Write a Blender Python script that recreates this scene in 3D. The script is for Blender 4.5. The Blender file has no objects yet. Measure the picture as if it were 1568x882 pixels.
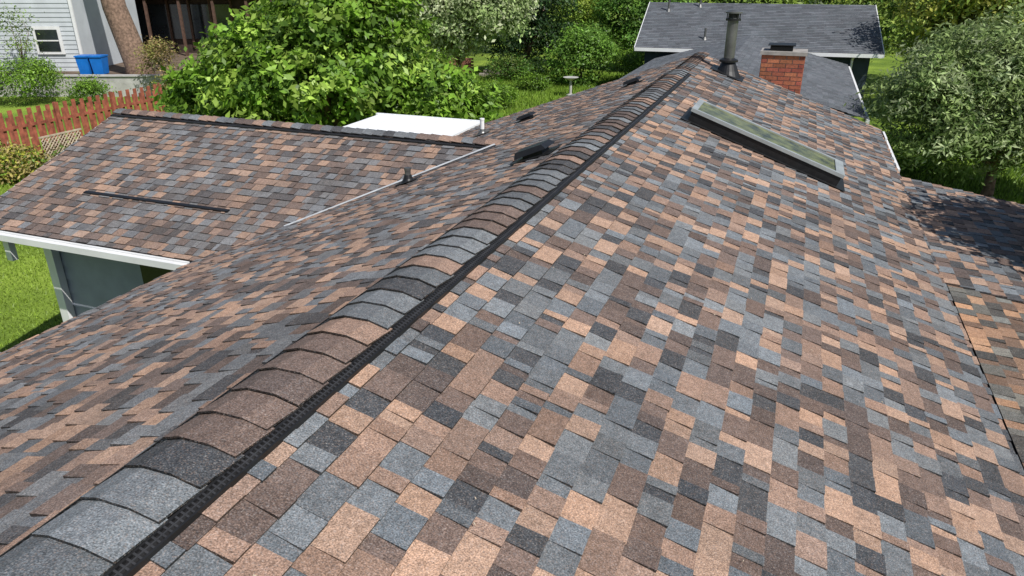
import bpy, math, random
import numpy as np
from mathutils import Vector, Matrix
random.seed(7); rng=np.random.default_rng(7)
CZ=5.85
PIT=math.radians(23.76); HEAD=math.radians(20.64)
def V(x,y,d): return Vector((x,y,CZ-d))       # d = drop below drone height
cH,sH=math.cos(HEAD),math.sin(HEAD)
def lot(r,g): return (cH*r-sH*g, sH*r+cH*g)    # neighbouring lots are skewed to the house by 20 deg
COL=bpy.context.scene.collection

# ---------------------------------------------------------------- materials
def mat(name,base=(.5,.5,.5),rough=.7,ns=8,na=.25,metal=0,bump=0,bs=60,attr=False,trans=0,spec=.4,grain=None,big=None,speck=False):
    m=bpy.data.materials.new(name); m.use_nodes=True
    nt=m.node_tree; N=nt.nodes; L=nt.links; N.clear()
    out=N.new('ShaderNodeOutputMaterial'); p=N.new('ShaderNodeBsdfPrincipled')
    p.inputs['Roughness'].default_value=rough; p.inputs['Metallic'].default_value=metal
    p.inputs['Specular IOR Level'].default_value=spec
    tc=N.new('ShaderNodeTexCoord')
    if attr:
        c=N.new('ShaderNodeAttribute'); c.attribute_name='Col'; src=c.outputs['Color']
    else:
        c=N.new('ShaderNodeRGB'); c.outputs[0].default_value=(*base,1); src=c.outputs[0]
    def layer(src,scale,amt,detail=3):
        n=N.new('ShaderNodeTexNoise'); n.inputs['Scale'].default_value=scale; n.inputs['Detail'].default_value=detail
        L.new(tc.outputs['Object'],n.inputs['Vector'])
        r=N.new('ShaderNodeMapRange'); r.inputs['From Min'].default_value=.3; r.inputs['From Max'].default_value=.7
        r.inputs['To Min'].default_value=1-amt; r.inputs['To Max'].default_value=1+amt
        L.new(n.outputs['Fac'],r.inputs['Value'])
        v=N.new('ShaderNodeVectorMath'); v.operation='SCALE'
        L.new(src,v.inputs[0]); L.new(r.outputs[0],v.inputs['Scale'])
        return v.outputs[0],n
    if speck:   # individual ceramic granules of other colours mixed into every tab
        vo=N.new('ShaderNodeTexVoronoi'); vo.inputs['Scale'].default_value=230; L.new(tc.outputs['Object'],vo.inputs['Vector'])
        sp=N.new('ShaderNodeSeparateColor'); L.new(vo.outputs['Color'],sp.inputs[0])
        rp=N.new('ShaderNodeValToRGB'); rp.color_ramp.interpolation='CONSTANT'
        E0=rp.color_ramp.elements; E0[0].color=(.03,.03,.033,1); E0[1].position=.3; E0[1].color=(.30,.21,.16,1)
        for pp,cc in ((.5,(.12,.105,.095,1)),(.72,(.20,.21,.22,1)),(.9,(.42,.38,.35,1))):
            q=E0.new(pp); q.color=cc
        L.new(sp.outputs[0],rp.inputs[0])
        gt=N.new('ShaderNodeMath'); gt.operation='MULTIPLY'; gt.inputs[1].default_value=.36; L.new(sp.outputs[1],gt.inputs[0])
        mx=N.new('ShaderNodeMix'); mx.data_type='RGBA'; L.new(gt.outputs[0],mx.inputs[0]); L.new(src,mx.inputs[6]); L.new(rp.outputs[0],mx.inputs[7]); src=mx.outputs[2]
    src,n1=layer(src,ns,na)
    if grain: src,_=layer(src,grain[0],grain[1],1)
    if big: src,_=layer(src,big[0],big[1],4)
    L.new(src,p.inputs['Base Color'])
    if bump:
        n=N.new('ShaderNodeTexNoise'); n.inputs['Scale'].default_value=bs; L.new(tc.outputs['Object'],n.inputs['Vector'])
        b=N.new('ShaderNodeBump'); b.inputs['Strength'].default_value=bump; b.inputs['Distance'].default_value=.01
        L.new(n.outputs['Fac'],b.inputs['Height']); L.new(b.outputs[0],p.inputs['Normal'])
    if trans:
        t=N.new('ShaderNodeBsdfTranslucent'); L.new(src,t.inputs['Color'])
        mx=N.new('ShaderNodeMixShader'); mx.inputs[0].default_value=trans
        L.new(p.outputs[0],mx.inputs[1]); L.new(t.outputs[0],mx.inputs[2]); L.new(mx.outputs[0],out.inputs[0])
    else: L.new(p.outputs[0],out.inputs[0])
    return m
M={}
M['shingle']=mat('asphalt_shingle',rough=.9,ns=1.1,na=.12,attr=True,bump=.6,bs=200,spec=.2,grain=(170,.40),big=(30,.17),speck=True)
M['black']=mat('black_plastic',(.012,.012,.013),.45,20,.3)
M['felt']=mat('dark_felt',(.03,.03,.032),.9)
M['white']=mat('white_paint',(.75,.75,.74),.5,3,.06)
M['wall']=mat('grey_blue_paint',(.30,.32,.38),.7,4,.08)
M['navy']=mat('navy_paint',(.03,.045,.065),.7,4,.1)
M['steel']=mat('weathered_steel',(.16,.16,.155),.4,6,.35,metal=.6)
M['alu']=mat('grey_aluminium',(.42,.45,.45),.4,6,.15,metal=.4)
M['galv']=mat('galvanised_flashing',(.5,.52,.54),.5,6,.15)
M['brick']=mat('brick',attr=True,ns=30,na=.2,rough=.9,bump=.5,bs=80)
M['mortar']=mat('mortar',(.3,.28,.26),.95)
M['glass']=mat('skylight_glass',(.11,.115,.035),.18,7,.8,spec=.35,bump=.05,bs=3)  # olive mottle paints the reflection of trees into the base colour
M['fence']=mat('red_stained_wood',(.29,.088,.052),.8,6,.4,attr=False,bump=.3)
M['lattice']=mat('tan_lattice',(.45,.37,.28),.8)
M['bark']=mat('bark',(.20,.13,.095),.95,9,.5,bump=1,bs=14)
M['leaf']=mat('leaves',attr=True,rough=.45,ns=3,na=.1,trans=.33,spec=.35)
M['leafdry']=mat('matte_leaves',attr=True,rough=.7,ns=3,na=.1,trans=.33,spec=.2)
M['siding']=mat('grey_siding',(.50,.53,.55),.7,1.5,.08)
M['brown']=mat('dark_brown_siding',(.045,.028,.022),.8,3,.3)
M['win']=mat('window_glass',(.02,.025,.03),.08,1,.5,spec=.8)
M['blue']=mat('blue_bin_plastic',(.01,.16,.55),.4,4,.1)
M['conc']=mat('concrete',(.42,.41,.39),.9,3,.2,bump=.2)
M['dirt']=mat('soil',(.12,.085,.06),1,2,.4)
M['canopy']=mat('white_canopy_panel',(.8,.81,.82),.5,2,.05)

# ---------------------------------------------------------------- mesh builder
class MB:
    def __init__(s): s.v=[];s.f=[];s.c=[];s.m=[]
    def quad(s,pts,col=(.5,.5,.5),mi=0):
        b=len(s.v); s.v+= [tuple(p) for p in pts]; s.c+=[col]*len(pts); s.f.append(tuple(range(b,b+len(pts)))); s.m.append(mi)
    def hexa(s,P,col=(.5,.5,.5),mi=0,bottom=True):
        b=len(s.v); s.v+=[tuple(p) for p in P]; s.c+=[col]*8
        F=[(4,5,6,7),(0,1,5,4),(1,2,6,5),(2,3,7,6),(3,0,4,7)]
        if bottom: F.append((3,2,1,0))
        for f in F: s.f.append(tuple(b+i for i in f)); s.m.append(mi)
    def obox(s,O,a,b,c,col=(.5,.5,.5),mi=0):
        s.hexa([O,O+a,O+a+b,O+b,O+c,O+a+c,O+a+b+c,O+b+c],col,mi)
    def box(s,x0,x1,y0,y1,z0,z1,col=(.5,.5,.5),mi=0):
        s.obox(Vector((x0,y0,z0)),Vector((x1-x0,0,0)),Vector((0,y1-y0,0)),Vector((0,0,z1-z0)),col,mi)
    def tube(s,pts,rad,n=12,col=(.5,.5,.5),mi=0,cap=True):
        rings=[]
        for i,p in enumerate(pts):
            p=Vector(p); d=(Vector(pts[min(i+1,len(pts)-1)])-Vector(pts[max(i-1,0)])).normalized()
            a=d.orthogonal().normalized() if abs(d.z)<.9 else Vector((1,0,0)).cross(d).normalized()
            e=d.cross(a); b=len(s.v)
            for k in range(n):
                t=2*math.pi*k/n; s.v.append(tuple(p+(a*math.cos(t)+e*math.sin(t))*rad[i])); s.c.append(col)
            rings.append(b)
        for i in range(len(rings)-1):
            for k in range(n):
                k2=(k+1)%n; s.f.append((rings[i]+k,rings[i]+k2,rings[i+1]+k2,rings[i+1]+k)); s.m.append(mi)
        if cap:
            s.f.append(tuple(rings[-1]+k for k in range(n))); s.m.append(mi)
            s.f.append(tuple(rings[0]+k for k in reversed(range(n)))); s.m.append(mi)
    def obj(s,name,mats,parent=None,smooth=False):
        me=bpy.data.meshes.new(name); me.from_pydata(s.v,[],s.f); 
        for m in mats: me.materials.append(m)
        me.polygons.foreach_set('material_index',s.m)
        ca=me.color_attributes.new('Col','FLOAT_COLOR','POINT')
        a=np.ones((len(s.v),4),dtype=np.float32); a[:,:3]=np.array(s.c); ca.data.foreach_set('color',a.ravel())
        if smooth: me.polygons.foreach_set('use_smooth',[True]*len(s.f))
        me.update(); o=bpy.data.objects.new(name,me); COL.objects.link(o)
        if parent: o.parent=parent
        return o
def empty(name):
    o=bpy.data.objects.new(name,None); COL.objects.link(o); return o

# ---------------------------------------------------------------- shingles
PAL=[((.42,.27,.19),.17),((.30,.195,.145),.14),((.180,.198,.212),.17),((.128,.142,.154),.15),
     ((.158,.110,.091),.17),((.110,.081,.071),.09),((.056,.061,.068),.11)]
PC=[p[0] for p in PAL]; PW=[p[1] for p in PAL]
def pick(R,pal=PC,w=PW):
    c=R.choices(pal,w)[0]; k=R.uniform(.86,1.14); return tuple(x*k for x in c)
E=.128
def shingles(mb,O,eu,ev,n,U,Vl,seed,tint=(1,1,1),soft=0):
    R=random.Random(seed); v=0; j=0; avg=(.20,.155,.135)
    while v<Vl-.02:
        v1=min(v+E,Vl); u=-R.uniform(0,.25); prev=None; hi=False
        while u<U:
            w=R.choice([.055,.075,.095,.11,.12,.13,.14,.155,.175,.205]); u0=max(u,0); u1=min(u+w,U); u+=w
            if u1<=u0: continue
            c0=R.choices(range(7),PW)[0]
            if prev is not None and c0==prev and R.random()<.3: c0=R.choices(range(7),PW)[0]
            prev=c0; cc=tuple(PC[c0][i]*(1-soft)+avg[i]*soft for i in range(3))
            k=R.uniform(.82,1.17); kk=R.uniform(-.04,.04); col=tuple(cc[i]*k*tint[i]*(1+(kk,0,-kk)[i]) for i in range(3))
            hi=not hi; th=.015 if hi else .007; jt=R.uniform(-.003,.003)
            a=O+eu*(u0+.0012); b=O+eu*(u1-.0004); sk=eu*R.uniform(-.004,.004)
            tl=a+ev*(v-.004)+n*.001; tr=b+ev*(v-.004)+n*.001
            bl=a+ev*(v1+jt)+n*th+sk; br=b+ev*(v1+jt)+n*th+sk
            bl0=a+ev*(v1+jt)-n*.003+sk; br0=b+ev*(v1+jt)-n*.003+sk
            tl0=tl-n*.004; tr0=tr-n*.004
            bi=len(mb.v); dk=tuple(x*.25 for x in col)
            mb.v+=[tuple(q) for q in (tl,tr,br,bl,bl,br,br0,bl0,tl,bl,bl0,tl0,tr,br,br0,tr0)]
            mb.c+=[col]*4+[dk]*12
            for f in ((0,3,2,1),(4,7,6,5),(8,11,10,9),(12,13,14,15)): mb.f.append(tuple(bi+i for i in f)); mb.m.append(0)
        v=v1; j+=1

def slab(mb,O,eu,ev,n,U,Vl,th=.06):
    o=O-n*(.005+th); mb.obox(o,eu*U,ev*Vl,n*th)
T=.367; sl=math.sqrt(1+T*T); RX=-1.661; RD=1.43
YN,YF=-3.2,14.1
LE=4.35; RE=3.157
house=empty('shingle_roof_house')
Y_=Vector((0,1,0)); X_=Vector((1,0,0)); Z_=Vector((0,0,1))
evR=Vector((1,0,-T))/sl; nR=Vector((T,0,1))/sl
evL=Vector((-1,0,-T))/sl; nL=Vector((-T,0,1))/sl
O=V(RX,YN,RD)
mb=MB(); shingles(mb,O,Y_,evR,nR,YF-YN,RE*sl,1); mb.obj('roof_east_shingles',[M['shingle']],house)
mb=MB(); shingles(mb,O,Y_,evL,nL,YF-YN,LE*sl,2,tint=(1.16,1.14,1.12),soft=.15); mb.obj('roof_west_shingles',[M['shingle']],house)
sb=MB(); slab(sb,O,Y_,evR,nR,YF-YN,RE*sl); slab(sb,O,Y_,evL,nL,YF-YN,LE*sl)
# low pitch extension, east side
T2=.16; s2=math.sqrt(1+T2*T2); ev2=Vector((1,0,-T2))/s2; n2=Vector((T2,0,1))/s2
EX=RX+RE; ED=RD+RE*T
mb=MB(); O2=V(EX,6.97,ED-.004); shingles(mb,O2,Y_,ev2,n2,10.8-6.97,1.95*s2,3); slab(sb,O2,Y_,ev2,n2,10.8-6.97,1.95*s2,.1)
O3=V(EX+.03,YN,ED+.012); shingles(mb,O3,Y_,ev2,n2,6.97-YN-.003,1.92*s2,4,tint=(1.16,1.03,.84)); slab(sb,O3,Y_,ev2,n2,6.97-YN-.003,1.92*s2)
mb.obj('roof_extension_shingles',[M['shingle']],house)
# west wing
WRY,WRD,WEY,WED=8.576,2.041,5.85,3.017; WL=-9.71
TW=(WED-WRD)/(WRY-WEY); sw=math.sqrt(1+TW*TW); evW=Vector((0,-1,-TW))/sw; nW=Vector((0,-TW,1))/sw
evB=Vector((0,1,-TW))/sw; nB=Vector((0,TW,1))/sw
OW=V(WL,WRY,WRD)
mb=MB(); shingles(mb,OW,X_,evW,nW,6.5,(WRY-WEY)*sw,5,soft=.25); shingles(mb,OW,X_,evB,nB,5.2,(WRY-WEY)*sw,6)
mb.obj('wing_roof_shingles',[M['shingle']],house)
slab(sb,OW,X_,evW,nW,6.3,(WRY-WEY)*sw); slab(sb,OW,X_,evB,nB,5.0,(WRY-WEY)*sw)
sb.obj('roof_deck',[M['felt']],house)
# ridge caps + vent
def caps(mb,vb,O,a,c,t,L,e,vent=True,hw=.150,seed=0):
    R=random.Random(seed); lift=.026 if vent else .012
    prof=[(-hw,-.001),(-hw*.40,.0),(hw*.40,.0),(hw,-.001)]
    y=0; prev=None
    while y<L:
        col=pick(R,[PC[1],PC[4],PC[2],PC[3],PC[6],PC[5]],[.16,.27,.17,.22,.08,.10]); col=tuple(q*1.03 for q in col)
        if prev and R.random()<.12: col=prev
        prev=col
        ln=e+.03; rot=R.uniform(-.006,.006); ex=R.uniform(-.005,.005); tl=R.uniform(0,.003); dk=tuple(q*.13 for q in col)
        def P(i,yy,up):
            x,h=prof[i]
            pull=.012 if (i in (1,2) and yy<=y+.002) else 0
            base=-abs(x)*t+lift+h
            return O+a*(yy-pull)+c*(x+ex+rot*(1 if yy>y+.01 else -1))+Z_*(base+up)
        n0,f0=.014+tl,.001
        for i in range(3):
            mb.quad([P(i,y,n0),P(i+1,y,n0),P(i+1,y+ln,f0),P(i,y+ln,f0)],col)
            mb.quad([P(i,y,n0-.008),P(i+1,y,n0-.008),P(i+1,y,n0),P(i,y,n0)],dk)
            mb.quad([P(i,y+.001,n0-.009),P(i+1,y+.001,n0-.009),P(i+1,y+ln,f0-.006),P(i,y+ln,f0-.006)],dk)
        for i in (0,3): mb.quad([P(i,y,n0-.008),P(i,y,n0),P(i,y+ln,f0),P(i,y+ln,f0-.006)],dk)
        y+=e
    if vent:
        for s in (-1,1):
            def Q(x,h,yy): return O+a*yy+c*(x*s)+Z_*(-x*t+h)
            def bar(x0,x1,y0,y1,h0,h1,mi=0):
                vb.hexa([Q(x0,h0,y0),Q(x1,h0,y0),Q(x1,h0,y1),Q(x0,h0,y1),Q(x0,h1,y0),Q(x1,h1,y0),Q(x1,h1,y1),Q(x0,h1,y1)],mi=mi)
            bar(.06,.180,0,L,.004,.012); bar(.184,.190,0,L,-.002,.025); bar(.146,.154,0,L,.010,.022)
            yy=0
            while yy<L: bar(.154,.184,yy,yy+.007,.010,.022,1); yy+=.022
            bar(.167,.171,0,L,.010,.023,1)
mb=MB(); vb=MB()
caps(mb,vb,V(RX,YN,RD),Y_,X_,T,11.5-YN,.162,True,seed=3)
caps(mb,vb,V(RX,11.5,RD),Y_,X_,T,YF-11.5,.162,False,hw=.13,seed=4)
caps(mb,vb,V(WL,WRY,WRD),X_,Y_,TW,6.25,.162,True,hw=.13,seed=5)
mb.obj('ridge_caps',[M['shingle']],house); vb.obj('ridge_vent',[M['black'],mat('vent_rib_plastic',(.035,.035,.037),.4)],house)
# trim, gutters, walls
tb=MB()
z=CZ-WED
tb.box(WL-.02,-6.05,WEY-.035,WEY-.01,z-.13,z-.005)
tb.box(WL-.02,-6.05,WEY-.10,WEY-.04,z-.10,z-.02)
for (a,b) in ((WEY,WRY),(2*WRY-WEY,WRY)):
    za,zb=CZ-WED,CZ-WRD
    tb.hexa([Vector((WL-.03,a,za-.16)),Vector((WL,a,za-.16)),Vector((WL,b,zb-.16)),Vector((WL-.03,b,zb-.16)),
             Vector((WL-.03,a,za-.01)),Vector((WL,a,za-.01)),Vector((WL,b,zb-.01)),Vector((WL-.03,b,zb-.01))])
tb.box(EX+.01,EX+.05,11.3,13.95,CZ-ED-.09,CZ-ED-.015)
tb.box(EX+.0,EX+.03,13.2,13.8,CZ-ED-.01,CZ-ED+.03)
tb.box(-9.3,-9.2,6.0,6.08,z-.5,z-.1)
# valley metal
vp0=V(-5.28,6.56,2.775); vp1=V(-3.42,8.46,2.075)
d=(vp1-vp0); sd=d.cross(Z_).normalized()
tb.obox(vp0+Z_*.028-sd*.012,d,sd*.028,Z_*.008,mi=1)
tb.obox(vp0+Z_*.010+sd*.018,d,sd*.05,Z_*.016,mi=2)
tb.box(-8.92,-8.78,6.24,6.34,0,z-.15,mi=0)
tb.obj('white_trim',[M['white'],M['galv'],M['black']],house)
wb=MB()
def under(x): return CZ-(RD+abs(x-RX)*T)-.10
y0w,y1w=YN+.5,YF-.5
for xa,xb in ((RX-LE+.55,RX),(RX,EX-.45)):
    wb.hexa([Vector((xa,y0w,0)),Vector((xb,y0w,0)),Vector((xb,y1w,0)),Vector((xa,y1w,0)),
             Vector((xa,y0w,under(xa))),Vector((xb,y0w,under(xb))),Vector((xb,y1w,under(xb))),Vector((xa,y1w,under(xa)))])
wb.box(EX-.44,3.0,YN+.5,10.4,0,CZ-3.05)
zz=0
while zz<z-.3:
    wb.hexa([Vector((-8.85,6.35,zz)),Vector((-5.5,6.35,zz)),Vector((-5.5,10.9,zz)),Vector((-8.85,10.9,zz)),
             Vector((-8.85,6.37,zz+.2)),Vector((-5.5,6.37,zz+.2)),Vector((-5.5,10.9,zz+.2)),Vector((-8.85,10.9,zz+.2))]); zz+=.2
for ya,yb,za,zb in ((6.37,WRY,zz,CZ-WRD-.12),(WRY,10.85,CZ-WRD-.12,zz)):
    wb.hexa([Vector((-8.84,ya,zz)),Vector((-5.5,ya,zz)),Vector((-5.5,yb,zz)),Vector((-8.84,yb,zz)),
             Vector((-8.84,ya,za+.02)),Vector((-5.5,ya,za+.02)),Vector((-5.5,yb,zb+.02)),Vector((-8.84,yb,zb+.02))])
wb.box(-7.35,-6.6,6.30,6.345,.1,2.5,mi=1)
wb.obj('walls',[M['wall'],M['black']],house)

def on_east(x,y,h=0): return V(x,y,RD+(x-RX)*T)+nR*h
def on_west(x,y,h=0): return V(x,y,RD+(RX-x)*T)+nL*h
# skylight
sk=MB(); O=on_east(-1.10,8.63); W_=.64; Ls=1.68*sl
def sbx(u0,u1,v0,v1,h0,h1,mi): sk.obox(O+Y_*u0+evR*v0+nR*h0,Y_*(u1-u0),evR*(v1-v0),nR*(h1-h0),mi=mi)
sbx(-.06,W_+.06,-.08,Ls+.10,.017,.02,1)
sbx(0,W_,0,Ls,.02,.125,1)
sbx(-.015,W_+.015,-.015,.05,.127,.165,0); sbx(-.015,W_+.015,Ls-.08,Ls+.02,.127,.165,0)
sbx(-.015,.035,.05,Ls-.08,.127,.165,0); sbx(W_-.035,W_+.015,.05,Ls-.08,.127,.165,0)
sbx(.035,W_-.035,.05,Ls-.08,.128,.152,2)
sk.obj('roof_skylight',[M['alu'],M['black'],M['glass']])
# box vents
for (x,y,s) in ((-2.12,6.28,.98),(-3.99,11.3,.85),(-2.35,11.6,.8)):
    b=MB(); o=on_west(x,y)
    u=Y_*s; w=evL*s; n=nL*s
    b.obox(o-u*.2-w*.2+n*.017,u*.4,w*.4,n*.006)
    b.obox(o-u*.1-w*.1+n*.023,u*.2,w*.2,n*.08)
    b.hexa([o-u*.15-w*.16+n*.065,o+u*.15-w*.16+n*.065,o+u*.15+w*.17+n*.045,o-u*.15+w*.17+n*.045,
            o-u*.12-w*.12+n*.11,o+u*.12-w*.12+n*.11,o+u*.13+w*.15+n*.10,o-u*.13+w*.15+n*.10])
    b.obj('roof_box_vent',[M['black']])
def pipe(name,o,h,r,mp,mc,n=Z_):
    b=MB(); b.tube([o-Z_*.02,o+Z_*.05,o+Z_*.09],[r*2.6,r*1.5,r*1.15],14,mi=1)
    b.tube([o,o+Z_*h],[r,r],14); b.tube([o+Z_*(h-.02),o+Z_*(h+.01)],[r*1.12,r*1.12],14,mi=0)
    b.obox(o-evL*.13-Y_*.13+nL*.012,evL*.26,Y_*.26,nL*.006,mi=1)
    return b.obj(name,[mp,mc])
pipe('plumbing_vent_pipe',on_west(-4.02,7.28,.01),.16,.035,M['steel'],M['black'],nL)
pipe('plumbing_vent_pipe',on_west(-4.7,11.1,.01),.25,.035,M['white'],M['steel'],nL)
b=MB(); 
def on_wing(x,y,h=0): return V(x,y,WRD+(WRY-y)*TW)+nW*h
b.hexa([on_wing(-8.48,6.67),on_wing(-6.17,6.67),on_wing(-6.17,6.72),on_wing(-8.48,6.72),
        on_wing(-8.48,6.67,.03),on_wing(-6.17,6.67,.03),on_wing(-6.17,6.72,.02),on_wing(-8.48,6.72,.02)])
b.obj('low_profile_slot_vent',[M['black']])
# metal flue
b=MB(); o=on_east(-1.08,13.0)
b.tube([o-Z_*.08,o+Z_*.06,o+Z_*.22],[.24,.17,.10],24,mi=1)
b.obox(o-Y_*.28-evR*.28+nR*.017,Y_*.56,evR*.56,nR*.008,mi=1)
b.tube([o+Z_*.2,o+Z_*.23,o+Z_*.26],[.15,.15,.09],24,mi=1)
b.tube([o+Z_*.1,o+Z_*.5,o+Z_*.88],[.085,.085,.085],24,mi=0)
b.tube([o+Z_*.84,o+Z_*.87],[.12,.12],24,mi=1)
b.tube([o+Z_*.88,o+Z_*.95],[.08,.08],24,mi=1)
b.tube([o+Z_*.95,o+Z_*.97,o+Z_*1.0],[.13,.13,.05],24,mi=0)
for i in range(8):
    t=i*math.pi/4; q=o+Vector((.10*math.cos(t),.10*math.sin(t),.87)); b.tube([q,q+Z_*.08],[.008,.008],6,mi=1)
b.obj('chimney_flue_pipe',[M['steel'],M['black']],smooth=False)
# brick chimney
b=MB(); R=random.Random(5); x0,x1,y0,y1=-.62,.10,14.16,14.76; zt=CZ-1.42
b.box(x0+.008,x1-.008,y0+.008,y1-.008,0,zt-.01,mi=1)
zc=zt-.072; j=0
while zc>2.2:
    for side in range(4):
        Lx=(x1-x0) if side%2==0 else (y1-y0); u=-(j%2)*.105
        while u<Lx-.01:
            a0=max(u,0)+.004; a1=min(u+.205,Lx)-.004; u+=.21
            if a1-a0<.02: continue
            k=R.uniform(.7,1.2); col=(.38*k,.11*k*R.uniform(.85,1.3),.07*k)
            th=.012
            if side==0: b.box(x0+a0,x0+a1,y0-.004,y0+th,zc,zc+.060,col,0)
            elif side==2: b.box(x0+a0,x0+a1,y1-th,y1+.004,zc,zc+.060,col,0)
            elif side==1: b.box(x1-th,x1+.004,y0+a0,y0+a1,zc,zc+.060,col,0)
            else: b.box(x0-.004,x0+th,y0+a0,y0+a1,zc,zc+.060,col,0)
    zc-=.072; j+=1
b.box(x0-.03,x1+.03,y0-.03,y1+.03,zt-.01,zt+.05,mi=1)
b.box(x0+.12,x0+.5,y0+.1,y0+.45,zt+.05,zt+.12,mi=2)
b.box(x0+.08,x0+.54,y0+.06,y0+.49,zt+.14,zt+.155,mi=2)
for (p,q) in ((.13,.12),(.47,.12),(.13,.42),(.47,.42)): b.box(x0+p,x0+p+.02,y0+q,y0+q+.02,zt+.12,zt+.14,mi=2)
b.obj('brick_chimney',[M['brick'],M['mortar'],M['black']])
# white patio cover
b=MB(); z=CZ-3.03
x=-8.6
while x<-6.1:
    b.box(x,x+.19,11.45,14.35,z-.03,z); b.box(x+.19,x+.21,11.45,14.35,z-.03,z+.02); x+=.21
b.box(-8.65,-6.1,14.352,14.42,z-.14,z+.03)
for xx in (-8.5,-6.3): b.box(xx,xx+.1,14.2,14.3,0,z-.03)
b.obj('white_patio_cover',[M['canopy']])

# ---------------------------------------------------------------- ground
g=bpy.data.materials.new('lawn'); g.use_nodes=True; nt=g.node_tree; N=nt.nodes; L=nt.links
p=N['Principled BSDF']; p.inputs['Roughness'].default_value=.9; p.inputs['Specular IOR Level'].default_value=.15
tc=N.new('ShaderNodeTexCoord')
def nz(s,dt): 
    n=N.new('ShaderNodeTexNoise'); n.inputs['Scale'].default_value=s; n.inputs['Detail'].default_value=dt; L.new(tc.outputs['Object'],n.inputs['Vector']); return n
a=nz(.45,6); b2=nz(25,4); r=N.new('ShaderNodeValToRGB'); r.color_ramp.elements[0].color=(.11,.18,.025,1); r.color_ramp.elements[1].color=(.25,.35,.05,1)
r.color_ramp.elements[0].position=.35; r.color_ramp.elements[1].position=.62
L.new(a.outputs['Fac'],r.inputs[0]); mr=N.new('ShaderNodeMapRange'); mr.inputs['From Min'].default_value=.3; mr.inputs['From Max'].default_value=.7; mr.inputs['To Min'].default_value=.5; mr.inputs['To Max'].default_value=1.3
L.new(b2.outputs['Fac'],mr.inputs[0]); vm=N.new('ShaderNodeVectorMath'); vm.operation='SCALE'; L.new(r.outputs[0],vm.inputs[0]); L.new(mr.outputs[0],vm.inputs['Scale']); L.new(vm.outputs[0],p.inputs['Base Color'])
bp=N.new('ShaderNodeBump'); bp.inputs['Strength'].default_value=.8; bp.inputs['Distance'].default_value=.04; L.new(b2.outputs['Fac'],bp.inputs['Height']); L.new(bp.outputs[0],p.inputs['Normal'])
b=MB(); b.quad([(-400,-400,0),(400,-400,0),(400,400,0),(-400,400,0)]); b.obj('ground',[g])
def npmesh(name,v,c,k,parent=None,m=None):
    n=len(v); me=bpy.data.meshes.new(name); me.vertices.add(n*k); me.vertices.foreach_set('co',v.reshape(-1).astype(np.float32))
    me.loops.add(n*k); me.loops.foreach_set('vertex_index',np.arange(n*k,dtype=np.int32))
    me.polygons.add(n); me.polygons.foreach_set('loop_start',np.arange(0,n*k,k,dtype=np.int32)); me.polygons.foreach_set('loop_total',np.full(n,k,dtype=np.int32))
    me.update(calc_edges=True); ca=me.color_attributes.new('Col','FLOAT_COLOR','POINT')
    a=np.ones((n*k,4),dtype=np.float32); a[:,:3]=np.repeat(c,k,axis=0); ca.data.foreach_set('color',a.ravel())
    me.materials.append(m or M['leaf']); o=bpy.data.objects.new(name,me); COL.objects.link(o)
    if parent: o.parent=parent
    return o
V_=[];C_=[]
def blades(n,xr,yr,h,colr,w=.012):
    x=rng.uniform(*xr,n); y=rng.uniform(*yr,n); t=rng.uniform(0,6.28,n); hh=h*rng.uniform(.5,1.3,n)
    v=np.zeros((n,3,3)); v[:,0]=np.c_[x-w*np.cos(t),y-w*np.sin(t),np.zeros(n)]; v[:,1]=np.c_[x+w*np.cos(t),y+w*np.sin(t),np.zeros(n)]
    v[:,2]=np.c_[x+rng.normal(0,.03,n),y+rng.normal(0,.03,n),hh]
    V_.append(v); C_.append(np.array(colr)[None]*rng.uniform(.5,1.4,(n,1)))
blades(60000,(-22,-9),(4.5,15),.06,(.24,.35,.045))
blades(25000,(-18,-6),(28,44),.16,(.21,.33,.045),.03)
blades(25000,(2,12),(15,28),.14,(.21,.33,.045),.025)
npmesh('grass',np.concatenate(V_),np.concatenate(C_),3)

# ---------------------------------------------------------------- foliage
def leaves(blobs,n,size,cols,asp=.42,clump=.28,shell=.72,upb=.5,droop=0,per=45):
    blobs=np.array(blobs,float); vol=(blobs[:,3]*blobs[:,4]*blobs[:,5])**(2/3); pr=vol/vol.sum()
    nc=max(8,n//per); bi=rng.choice(len(blobs),nc,p=pr); d=rng.normal(size=(nc,3)); d/=np.linalg.norm(d,axis=1)[:,None]
    d[:,2]=np.where(rng.random(nc)<.5,np.abs(d[:,2]),d[:,2])
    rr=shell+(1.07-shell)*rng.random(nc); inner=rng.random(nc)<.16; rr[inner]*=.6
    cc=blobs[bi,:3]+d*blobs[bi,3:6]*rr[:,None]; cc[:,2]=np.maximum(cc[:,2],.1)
    cval=rng.uniform(.6,1.35,nc); cval[inner]*=.5; ci=rng.integers(0,len(cols),nc)  # deeper clumps get a darker leaf colour, painting in the crown's inner shade
    li=rng.integers(0,nc,n); off=rng.normal(size=(n,3))*clump*np.array([1,1,.7]); c=cc[li]+off; c[:,2]-=droop*np.abs(off[:,0])
    nr=d[li]*.7+rng.normal(size=(n,3))*.6; nr[:,2]+=upb; nr/=np.linalg.norm(nr,axis=1)[:,None]
    t=rng.normal(size=(n,3)); t[:,2]-=droop; t-=nr*(t*nr).sum(1)[:,None]; t/=np.linalg.norm(t,axis=1)[:,None]; b=np.cross(nr,t)
    s=size*rng.uniform(.6,1.3,n)[:,None]
    v=np.stack([c-t*s*.5,c+b*s*asp*.5,c+t*s*.5,c-b*s*asp*.5],axis=1)
    col=np.array(cols)[ci[li]]*cval[li][:,None]*rng.uniform(.7,1.35,(n,1))
    return v,col
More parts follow.
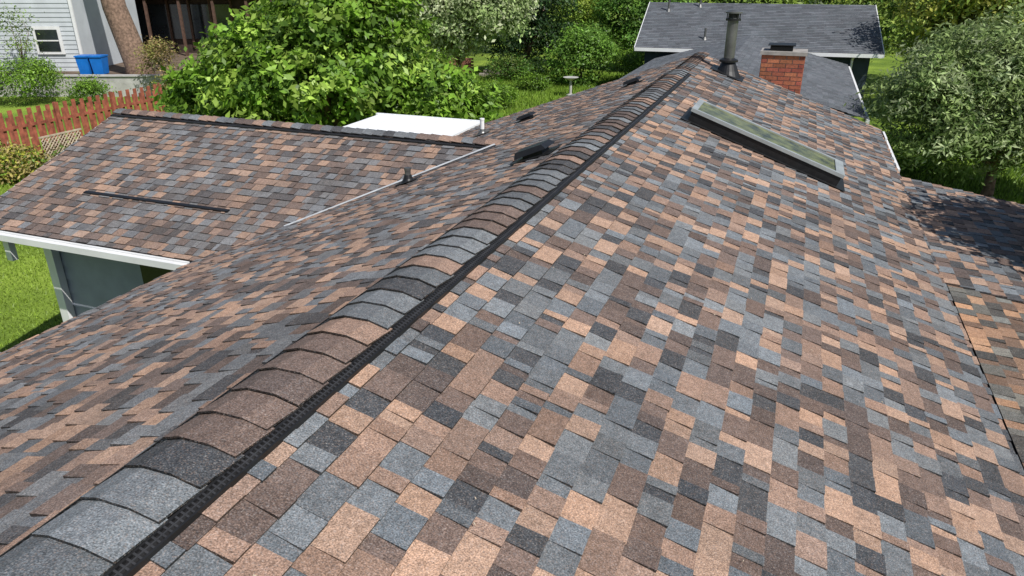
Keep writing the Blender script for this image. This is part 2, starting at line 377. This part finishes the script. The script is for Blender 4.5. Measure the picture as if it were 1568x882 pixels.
def tree(name,base,blobs,n,size,cols,trunk=.15,limbs=6,m=None,**k):
    e=empty(name); bx,by=base[:2]; bz=base[2] if len(base)>2 else 0
    B=[(bx+q[0],by+q[1],bz+q[2],q[3],q[4],q[5]) for q in blobs]
    v,c=leaves(B,n,size,cols,**k); npmesh('foliage_'+name,v,c,4,e,m)
    if trunk:
        mb=MB(); R=random.Random(len(name)+n)
        zt=min(q[2] for q in B); top=Vector((bx,by,bz+max(.4,(zt-bz)*.5)))
        mb.tube([(bx,by,bz-.05),(bx+.03,by,bz+.3*(top.z-bz)),top],[trunk*1.3,trunk,trunk*.85],10)
        for i in range(limbs):
            q=B[i%len(B)]; en=Vector((q[0]+R.uniform(-.6,.6)*q[3],q[1]+R.uniform(-.6,.6)*q[4],q[2]+R.uniform(0,.7)*q[5]))
            mid=top.lerp(en,.5)+Vector((R.uniform(-.3,.3),R.uniform(-.3,.3),.2))
            mb.tube([top-Z_*.1,mid,en],[trunk*.6,trunk*.35,trunk*.1],7)
        mb.obj('trunk_'+name,[M['bark']],e,smooth=True)
    return e
G1=[(.165,.30,.03),(.22,.37,.045),(.12,.22,.03)]
x,y=lot(-5.8,22.9)
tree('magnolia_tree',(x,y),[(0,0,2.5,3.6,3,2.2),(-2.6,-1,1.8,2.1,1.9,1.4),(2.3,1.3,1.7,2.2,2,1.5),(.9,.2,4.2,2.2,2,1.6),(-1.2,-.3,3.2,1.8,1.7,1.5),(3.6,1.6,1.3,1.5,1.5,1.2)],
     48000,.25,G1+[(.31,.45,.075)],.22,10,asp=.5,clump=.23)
PG=[(.45,.53,.27),(.34,.45,.17),(.56,.60,.38)]
x,y=lot(-2.6,37)
tree('variegated_dogwood_tree',(x,y),[(0,0,4.4,2.9,2.4,1.6),(-1.6,-.6,3.3,1.5,1.4,1.0),(1.9,0,3.9,1.6,1.5,1.1),(0,-.5,3.0,1.7,1.3,1.0)],34000,.22,PG,.14,8,clump=.28,asp=.5,m=M['leafdry'])
x,y=lot(.8,44); tree('yew_tree',(x,y),[(0,0,1.8,2.4,1.8,1.9),(.5,0,3.8,2.1,1.5,1.9)],16000,.2,[(.03,.07,.02),(.04,.09,.02)],.15,4)
x,y=lot(3.7,40.5); tree('round_shrub',(x,y),[(0,0,1.2,1.7,1.5,1.4),(.2,0,2,1.2,1,.9)],11000,.18,[(.19,.35,.05),(.14,.27,.045)],.08,4)
x,y=lot(4.0,48); tree('cypress_tree',(x,y),[(0,0,3,1.2,1.2,2.8),(-.2,0,5.5,.8,.8,1.8)],10000,.2,[(.31,.40,.06),(.22,.34,.05)],.1,3)
x,y=lot(7.6,46); tree('laurel_shrub',(x,y),[(0,0,1.6,2.2,1.8,1.9),(-1,0,3.3,1.8,1.5,1.7),(1.2,0,3.4,1.6,1.4,1.7)],16000,.22,[(.11,.23,.04),(.17,.31,.045)],.12,4)
x,y=lot(13.0,19.4)
WG=[(.26,.34,.12),(.32,.41,.17),(.18,.26,.08),(.40,.47,.25)]
tree('olive_tree',(x,y),[(0,0,2.9,3.0,2.3,1.7),(-1.9,-.5,2.4,1.7,1.5,1.4),(1.8,.6,3.2,2.1,1.9,1.6),(.0,.2,3.7,2.2,1.8,1.1),(2.4,-.9,2.1,1.7,1.4,1.2),(-.6,-1,1.7,1.8,1.3,.9),(2.6,.6,4.4,1.6,1.5,1.1)],64000,.17,WG,.14,12,asp=.3,clump=.2,droop=.5,shell=.55,m=M['leafdry'])
x,y=lot(19.4,30)
YG=[(.36,.41,.07),(.46,.46,.08),(.23,.33,.055)]
tree('maple_tree',(x,y),[(0,0,4.8,3.6,3,2.6),(-2.2,0,4.2,2,1.8,1.8),(2.5,0,6,3,3,2.4),(1,-1.5,2.8,2.6,2,1.6),(-1,0,2.4,2.4,2,1.6)],38000,.23,YG,.22,12,clump=.28,shell=.5)
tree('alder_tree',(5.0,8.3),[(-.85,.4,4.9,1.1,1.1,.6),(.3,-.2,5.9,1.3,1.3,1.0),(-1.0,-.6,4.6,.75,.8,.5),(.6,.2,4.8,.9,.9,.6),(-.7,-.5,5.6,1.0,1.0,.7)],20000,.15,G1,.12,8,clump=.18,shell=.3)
bl=[];R=random.Random(11)
for i in range(34):
    r=-40+i*2.7+R.uniform(-1,1); gg=56+R.uniform(-3,6); x,y=lot(r,gg); bl.append((x,y,R.uniform(2,3.4),2.6,2.6,3)); bl.append((x+R.uniform(-1,1),y,R.uniform(6,8),2.4,2.4,2.8))
tree('background_woodland',(0,0),bl,70000,.42,[(.07,.13,.02),(.14,.22,.03),(.035,.075,.018),(.22,.31,.045)],0,clump=.5)
bl=[]
for i in range(9):
    x,y=lot(18.5+i*2.2,38+R.uniform(-2,2)); bl.append((x,y,R.uniform(2,4),2.2,2,2.6))
tree('laurel_hedge',(0,0),bl,26000,.3,[(.10,.20,.03),(.22,.31,.05),(.31,.38,.06)],0,clump=.4)
for nm,r,gq,rad,h,n,c in (('fern_shrub',-22.5,34.6,1.7,1.0,7000,G1),('fern_shrub',-25.5,34.8,1.8,1.3,6000,G1),('fern_shrub',-19.6,34.5,1.0,.5,3000,G1),
        ('flowering_shrub',-14.9,21.4,.9,.45,4500,[(.40,.40,.06),(.15,.25,.03),(.4,.32,.12)]),('flowering_shrub',-13.4,22.0,.7,.3,2500,[(.12,.22,.03),(.3,.25,.12)]),
        ('dry_shrub',-16.6,35.5,.9,1.4,3000,[(.32,.23,.10),(.25,.25,.07)]),('garden_shrub',-4.5,44,1.3,.8,4000,G1),('garden_shrub',6.4,41.6,1.2,.9,4000,G1),
        ('garden_shrub',-1.0,33.5,1.1,.5,4500,G1),('garden_shrub',-.2,42,1.2,.6,4000,[(.09,.2,.03),(.16,.22,.05)]),('garden_shrub',-6.5,42,1.4,.8,4000,G1),
        ('garden_shrub',1.0,38.5,.8,.35,3000,G1),('garden_shrub',12.5,22.5,1.4,.6,5000,G1)):
    x,y=lot(r,gq); tree(nm,(x,y),[(0,0,h,rad,rad*.8,h),(rad*.4,0,h*1.2,rad*.6,rad*.6,h*.7)],n,.13,c,0,clump=.2)
x,y=lot(-24.2,37.6); tree('young_maple_tree',(x,y,.85),[(0,0,2.2,.8,.7,.9),(.2,0,1.4,.6,.5,.5)],900,.14,[(.22,.34,.06)],.04,5)

# ---------------------------------------------------------------- background structures
def lbox(mb,r0,r1,g0,g1,z0,z1,mi=0,col=(.5,.5,.5)):
    P=[Vector((*lot(r,g_),z)) for z in (z0,z1) for (r,g_) in ((r0,g0),(r1,g0),(r1,g1),(r0,g1))]
    mb.hexa(P,col,mi)
e=empty('grey_siding_house'); b=MB(); zz=.85
while zz<7:
    P=[Vector((*lot(r,g_),z)) for (z,o) in ((zz,0),(zz+.22,.03)) for (r,g_) in ((-36,39.3+o),(-22.1,39.3+o),(-22.1,46),(-36,46))]
    b.hexa(P); zz+=.22
b.obj('walls_grey',[M['siding']],e)
b=MB(); lbox(b,-24.35,-22.95,39.22,39.28,1.7,3.05); lbox(b,-22.2,-22.05,39.2,39.29,.85,7)
lbox(b,-24.2,-23.1,39.19,39.215,1.85,2.9,1); lbox(b,-24.2,-23.1,39.16,39.185,2.34,2.4,0)
lbox(b,-36.5,-21.6,38.7,46.5,7,7.25)
b.obj('window',[M['white'],M['win']],e)
e=empty('brown_house'); b=MB(); lbox(b,-27.5,-14,48,56,.5,8.5)
for q in range(5): lbox(b,-23.6+q*1.3,-22.5+q*1.3,47.93,47.98,1.7,3.7,1); lbox(b,-22.48+q*1.3,-22.35+q*1.3,47.85,47.97,1.2,4.2,2)
lbox(b,-26,-15,46.2,48,4.1,4.25,2); 
for q in range(6): lbox(b,-25.8+q*2,-25.65+q*2,46.3,46.45,.5,4.1,2)
for q in range(40): lbox(b,-25.9+q*.26,-25.86+q*.26,46.25,46.3,4.25,5.2,2)
b.obj('walls_brown',[M['brown'],M['win'],mat('brown_trim',(.09,.05,.035),.8)],e)
b=MB(); x,y=lot(-18.8,38.2); x2,y2=lot(-19.4,38.2); x3,y3=lot(-20,38.2); b.tube([(x,y,.3),(x,y,1.3),(x2,y2,4),(x3,y3,12)],[.82,.62,.54,.4],18); b.obj('conifer_trunk',[M['bark']],smooth=True)
b=MB()
for q in (0,.68):
    r0=-21.4+q; P=[Vector((*lot(r,g_),z)) for (z,o) in ((.95,.06),(1.75,0)) for (r,g_) in ((r0+o,37.3+o),(r0+.6-o,37.3+o),(r0+.6-o,37.95-o),(r0+o,37.95-o))]
    b.hexa(P); lbox(b,r0-.02,r0+.62,37.25,37.98,1.76,1.83); lbox(b,r0+.05,r0+.55,37.98,38.04,1.68,1.74); lbox(b,r0+.06,r0+.16,37.8,38.0,.85,1.0,1)
b.obj('blue_recycling_bin',[M['blue'],M['black']])
b=MB(); lbox(b,-40,-17,36.5,36.75,0,.95); 
for q in range(12): lbox(b,-40+q*2,-38.05+q*2,36.44,36.8,.955,1.02)
b.obj('concrete_retaining_wall',[M['conc']])
b=MB(); lbox(b,-45,-17,36.76,70,.0,.85); b.obj('terrace_ground',[M['dirt']])
b=MB(); R=random.Random(3)
for j in range(9):
    r=-6.2-(j%2)*.15
    while r<-2.6:
        k=R.uniform(.7,1.2); lbox(b,r,r+.29,45.5,45.75,j*.09,j*.09+.08,0,(.24*k,.10*k,.07*k)); r+=.3
for j in range(4): lbox(b,-1.9+j*.25,-.6+j*.25,43.5+j*.4,44+j*.4,0,.16+j*.16,0,(.28,.25,.2))
b.obj('brick_garden_wall',[M['brick']])
b=MB(); x,y=lot(2.85,36.5); b.tube([(x,y,0),(x,y,.1),(x,y,.15),(x,y,.75),(x,y,.8)],[.2,.2,.07,.06,.12],14); b.tube([(x,y,.8),(x,y,.9),(x,y,.93)],[.12,.36,.38],18); b.obj('bird_bath',[M['conc']])
# red fence
b=MB(); R=random.Random(9); yy=4; i=0; FX=-22.35
while yy<21.6:
    o=.0 if i%2 else .07; h=1.80 if i%2 else 1.62
    b.box(FX+o,FX+o+.022,yy,yy+.14,.03,h+R.uniform(-.015,.015)); yy+=.16; i+=1
for zz in (.35,1.25): b.box(FX+.024,FX+.068,4,21.6,zz,zz+.09)
yy=4
while yy<21.7: b.box(FX+.095,FX+.185,yy-.045,yy+.045,0,1.85); yy+=2.2
b.obj('red_wood_fence',[M['fence']])
b=MB(); LY0,LY1,LZ0,LZ1=16.35,17.8,.1,.85
for q in range(-9,18):
    for s in (1,-1):
        p0=LY0+q*.13; p1=p0+s*(LZ1-LZ0)
        ta,tb_=(LY0-p0)/(p1-p0),(LY1-p0)/(p1-p0)
        if ta>tb_: ta,tb_=tb_,ta
        t0,t1=max(0,ta),min(1,tb_)
        if t1-t0<.03: continue
        xo=FX+.24+(.012 if s>0 else 0)
        b.tube([(xo,p0+(p1-p0)*t0,LZ0+(LZ1-LZ0)*t0),(xo,p0+(p1-p0)*t1,LZ0+(LZ1-LZ0)*t1)],[.018,.018],4)
for (a_,c_) in ((.05,.1),(.85,.9)): b.box(FX+.22,FX+.27,LY0-.05,LY1+.05,a_,c_)
b.obj('lattice_panel',[M['lattice']])
# neighbour house
e=empty('neighbour_house'); DK=[(.10,.118,.135),(.12,.135,.155),(.085,.098,.115)]
def nshing(mb,O,eu,ev,n,U,Vl,seed):
    R=random.Random(seed); v=0
    while v<Vl:
        u=0
        while u<U:
            w=R.choice([.2,.3,.4]); k=R.uniform(.85,1.15); c=R.choice(DK); c=tuple(q*k for q in c); u1=min(u+w,U); v1=min(v+.16,Vl)
            mb.quad([O+eu*u+ev*v,O+eu*u+ev*v1+n*.012,O+eu*u1+ev*v1+n*.012,O+eu*u1+ev*v],c)
            mb.quad([O+eu*u+ev*v1+n*.012,O+eu*u+ev*v1-n*.01,O+eu*u1+ev*v1-n*.01,O+eu*u1+ev*v1+n*.012],tuple(q*.5 for q in c)); u=u1
        v+=.16
b=MB(); tn=1.65/4.5; sn=math.sqrt(1+tn*tn)
ca,sa=math.cos(math.radians(4)),math.sin(math.radians(4)); ex=Vector((ca,sa,0)); ey=Vector((-sa,ca,0))
P0=V(-6.8,33.3,3.25); RG=P0+ey*4.5+Z_*1.65
nshing(b,RG,ex,(-ey-Z_*tn)/sn,(Z_-ey*tn).normalized(),10.0,4.5*sn,1); nshing(b,RG,ex,(ey-Z_*tn)/sn,(Z_+ey*tn).normalized(),10.0,4.5*sn,2)
t3=.27; s3=math.sqrt(1+t3*t3)
nshing(b,V(-2,21.5,2.65),Y_,Vector((1,0,-t3))/s3,Vector((t3,0,1))/s3,12.5,3.9*s3,3); nshing(b,V(-2,21.5,2.65),Y_,Vector((-1,0,-t3))/s3,Vector((-t3,0,1))/s3,12.5,3.9*s3,4)
b.obj('roof_neighbour',[M['shingle']],e)
b=MB(); q=P0+ex*.4+ey*.5; b.obox(Vector((q.x,q.y,0)),ex*9.2,ey*8,Z_*(q.z-.02)); b.box(-5.6,1.5,22,33.4,0,CZ-3.75)
for s_ in (.4,9.5):
    q=P0+ex*s_; b.hexa([q+ey*.5,q+ex*.1+ey*.5,q+ex*.1+ey*8.5,q+ey*8.5,q+ey*4.4+Z_*1.45,q+ex*.1+ey*4.4+Z_*1.45,q+ex*.1+ey*4.6+Z_*1.45,q+ey*4.6+Z_*1.45])
b.obj('walls_navy',[M['navy']],e)
b=MB(); b.obox(P0-ey*.05-Z_*.15,ex*10,ey*.05,Z_*.14)
for s_ in (-.03,10.0):
    for k_ in (0,9):
        a_=P0+ex*s_+ey*k_; c_=P0+ex*s_+ey*4.5+Z_*1.65
        b.hexa([a_-Z_*.14,a_+ex*.03-Z_*.14,c_+ex*.03-Z_*.14,c_-Z_*.14,a_+Z_*.01,a_+ex*.03+Z_*.01,c_+ex*.03+Z_*.01,c_+Z_*.01])
b.box(1.88,1.98,21.5,33.6,CZ-3.82,CZ-3.72)
q=P0+ex*8.9+ey*.35; b.tube([q-Z_*.1-ey*.3,q-Z_*.3,Vector((q.x,q.y,.2))],[.05,.05,.05],8)
b.obj('trim_neighbour',[M['white']],e)
for u,v,h in ((1.0,.9,.6),(2.4,.4,.5),(2.9,3.6,.45)):
    q=RG+ex*u-ey*v-Z_*tn*v; pb=MB(); pb.tube([q-Z_*.05,q+Z_*.1],[.14,.06],10); pb.tube([q,q+Z_*h],[.05,.05],10); pb.obj('vent_pipe',[M['steel']],e)
b=MB(); R=random.Random(21)
for i in range(60):
    x=R.uniform(-1.3,1.4); y=R.uniform(.5,8); o=on_east(x,y,.018); t=R.uniform(0,6.28); s=R.uniform(.004,.010)
    a_=(Y_*math.cos(t)+evR*math.sin(t))*s; c_=(evR*math.cos(t)-Y_*math.sin(t))*s*.5
    b.obox(o,a_,c_,nR*.003)
b.obj('leaf_litter',[M['lattice']])

# ---------------------------------------------------------------- light, camera
el=math.radians(50); hx,hy=.86,-.51
S=Vector((hx*math.cos(el),hy*math.cos(el),math.sin(el))).normalized()
sd=bpy.data.lights.new('sun','SUN'); sd.energy=5.0; sd.angle=math.radians(.5); sd.color=(1,.97,.93)
so=bpy.data.objects.new('sun',sd); COL.objects.link(so); so.rotation_euler=S.to_track_quat('Z','Y').to_euler()
w=bpy.data.worlds.new('World'); bpy.context.scene.world=w; w.use_nodes=True
sky=w.node_tree.nodes.new('ShaderNodeTexSky'); sky.sky_type='NISHITA'; sky.sun_disc=False; sky.sun_elevation=el; sky.sun_rotation=math.atan2(hx,hy)
bg=w.node_tree.nodes['Background']; bg.inputs[1].default_value=.09; w.node_tree.links.new(sky.outputs[0],bg.inputs[0])
sc=bpy.context.scene; sc.view_settings.view_transform='Standard'; sc.view_settings.look='None'; sc.view_settings.exposure=0
cd=bpy.data.cameras.new('camera'); cd.sensor_width=36; cd.lens=1120/1568*36; cd.clip_end=1500; cd.clip_start=.05
co=bpy.data.objects.new('camera',cd); COL.objects.link(co); co.location=(0,0,CZ); co.rotation_euler=(math.pi/2-PIT,0,HEAD)
sc.camera=co
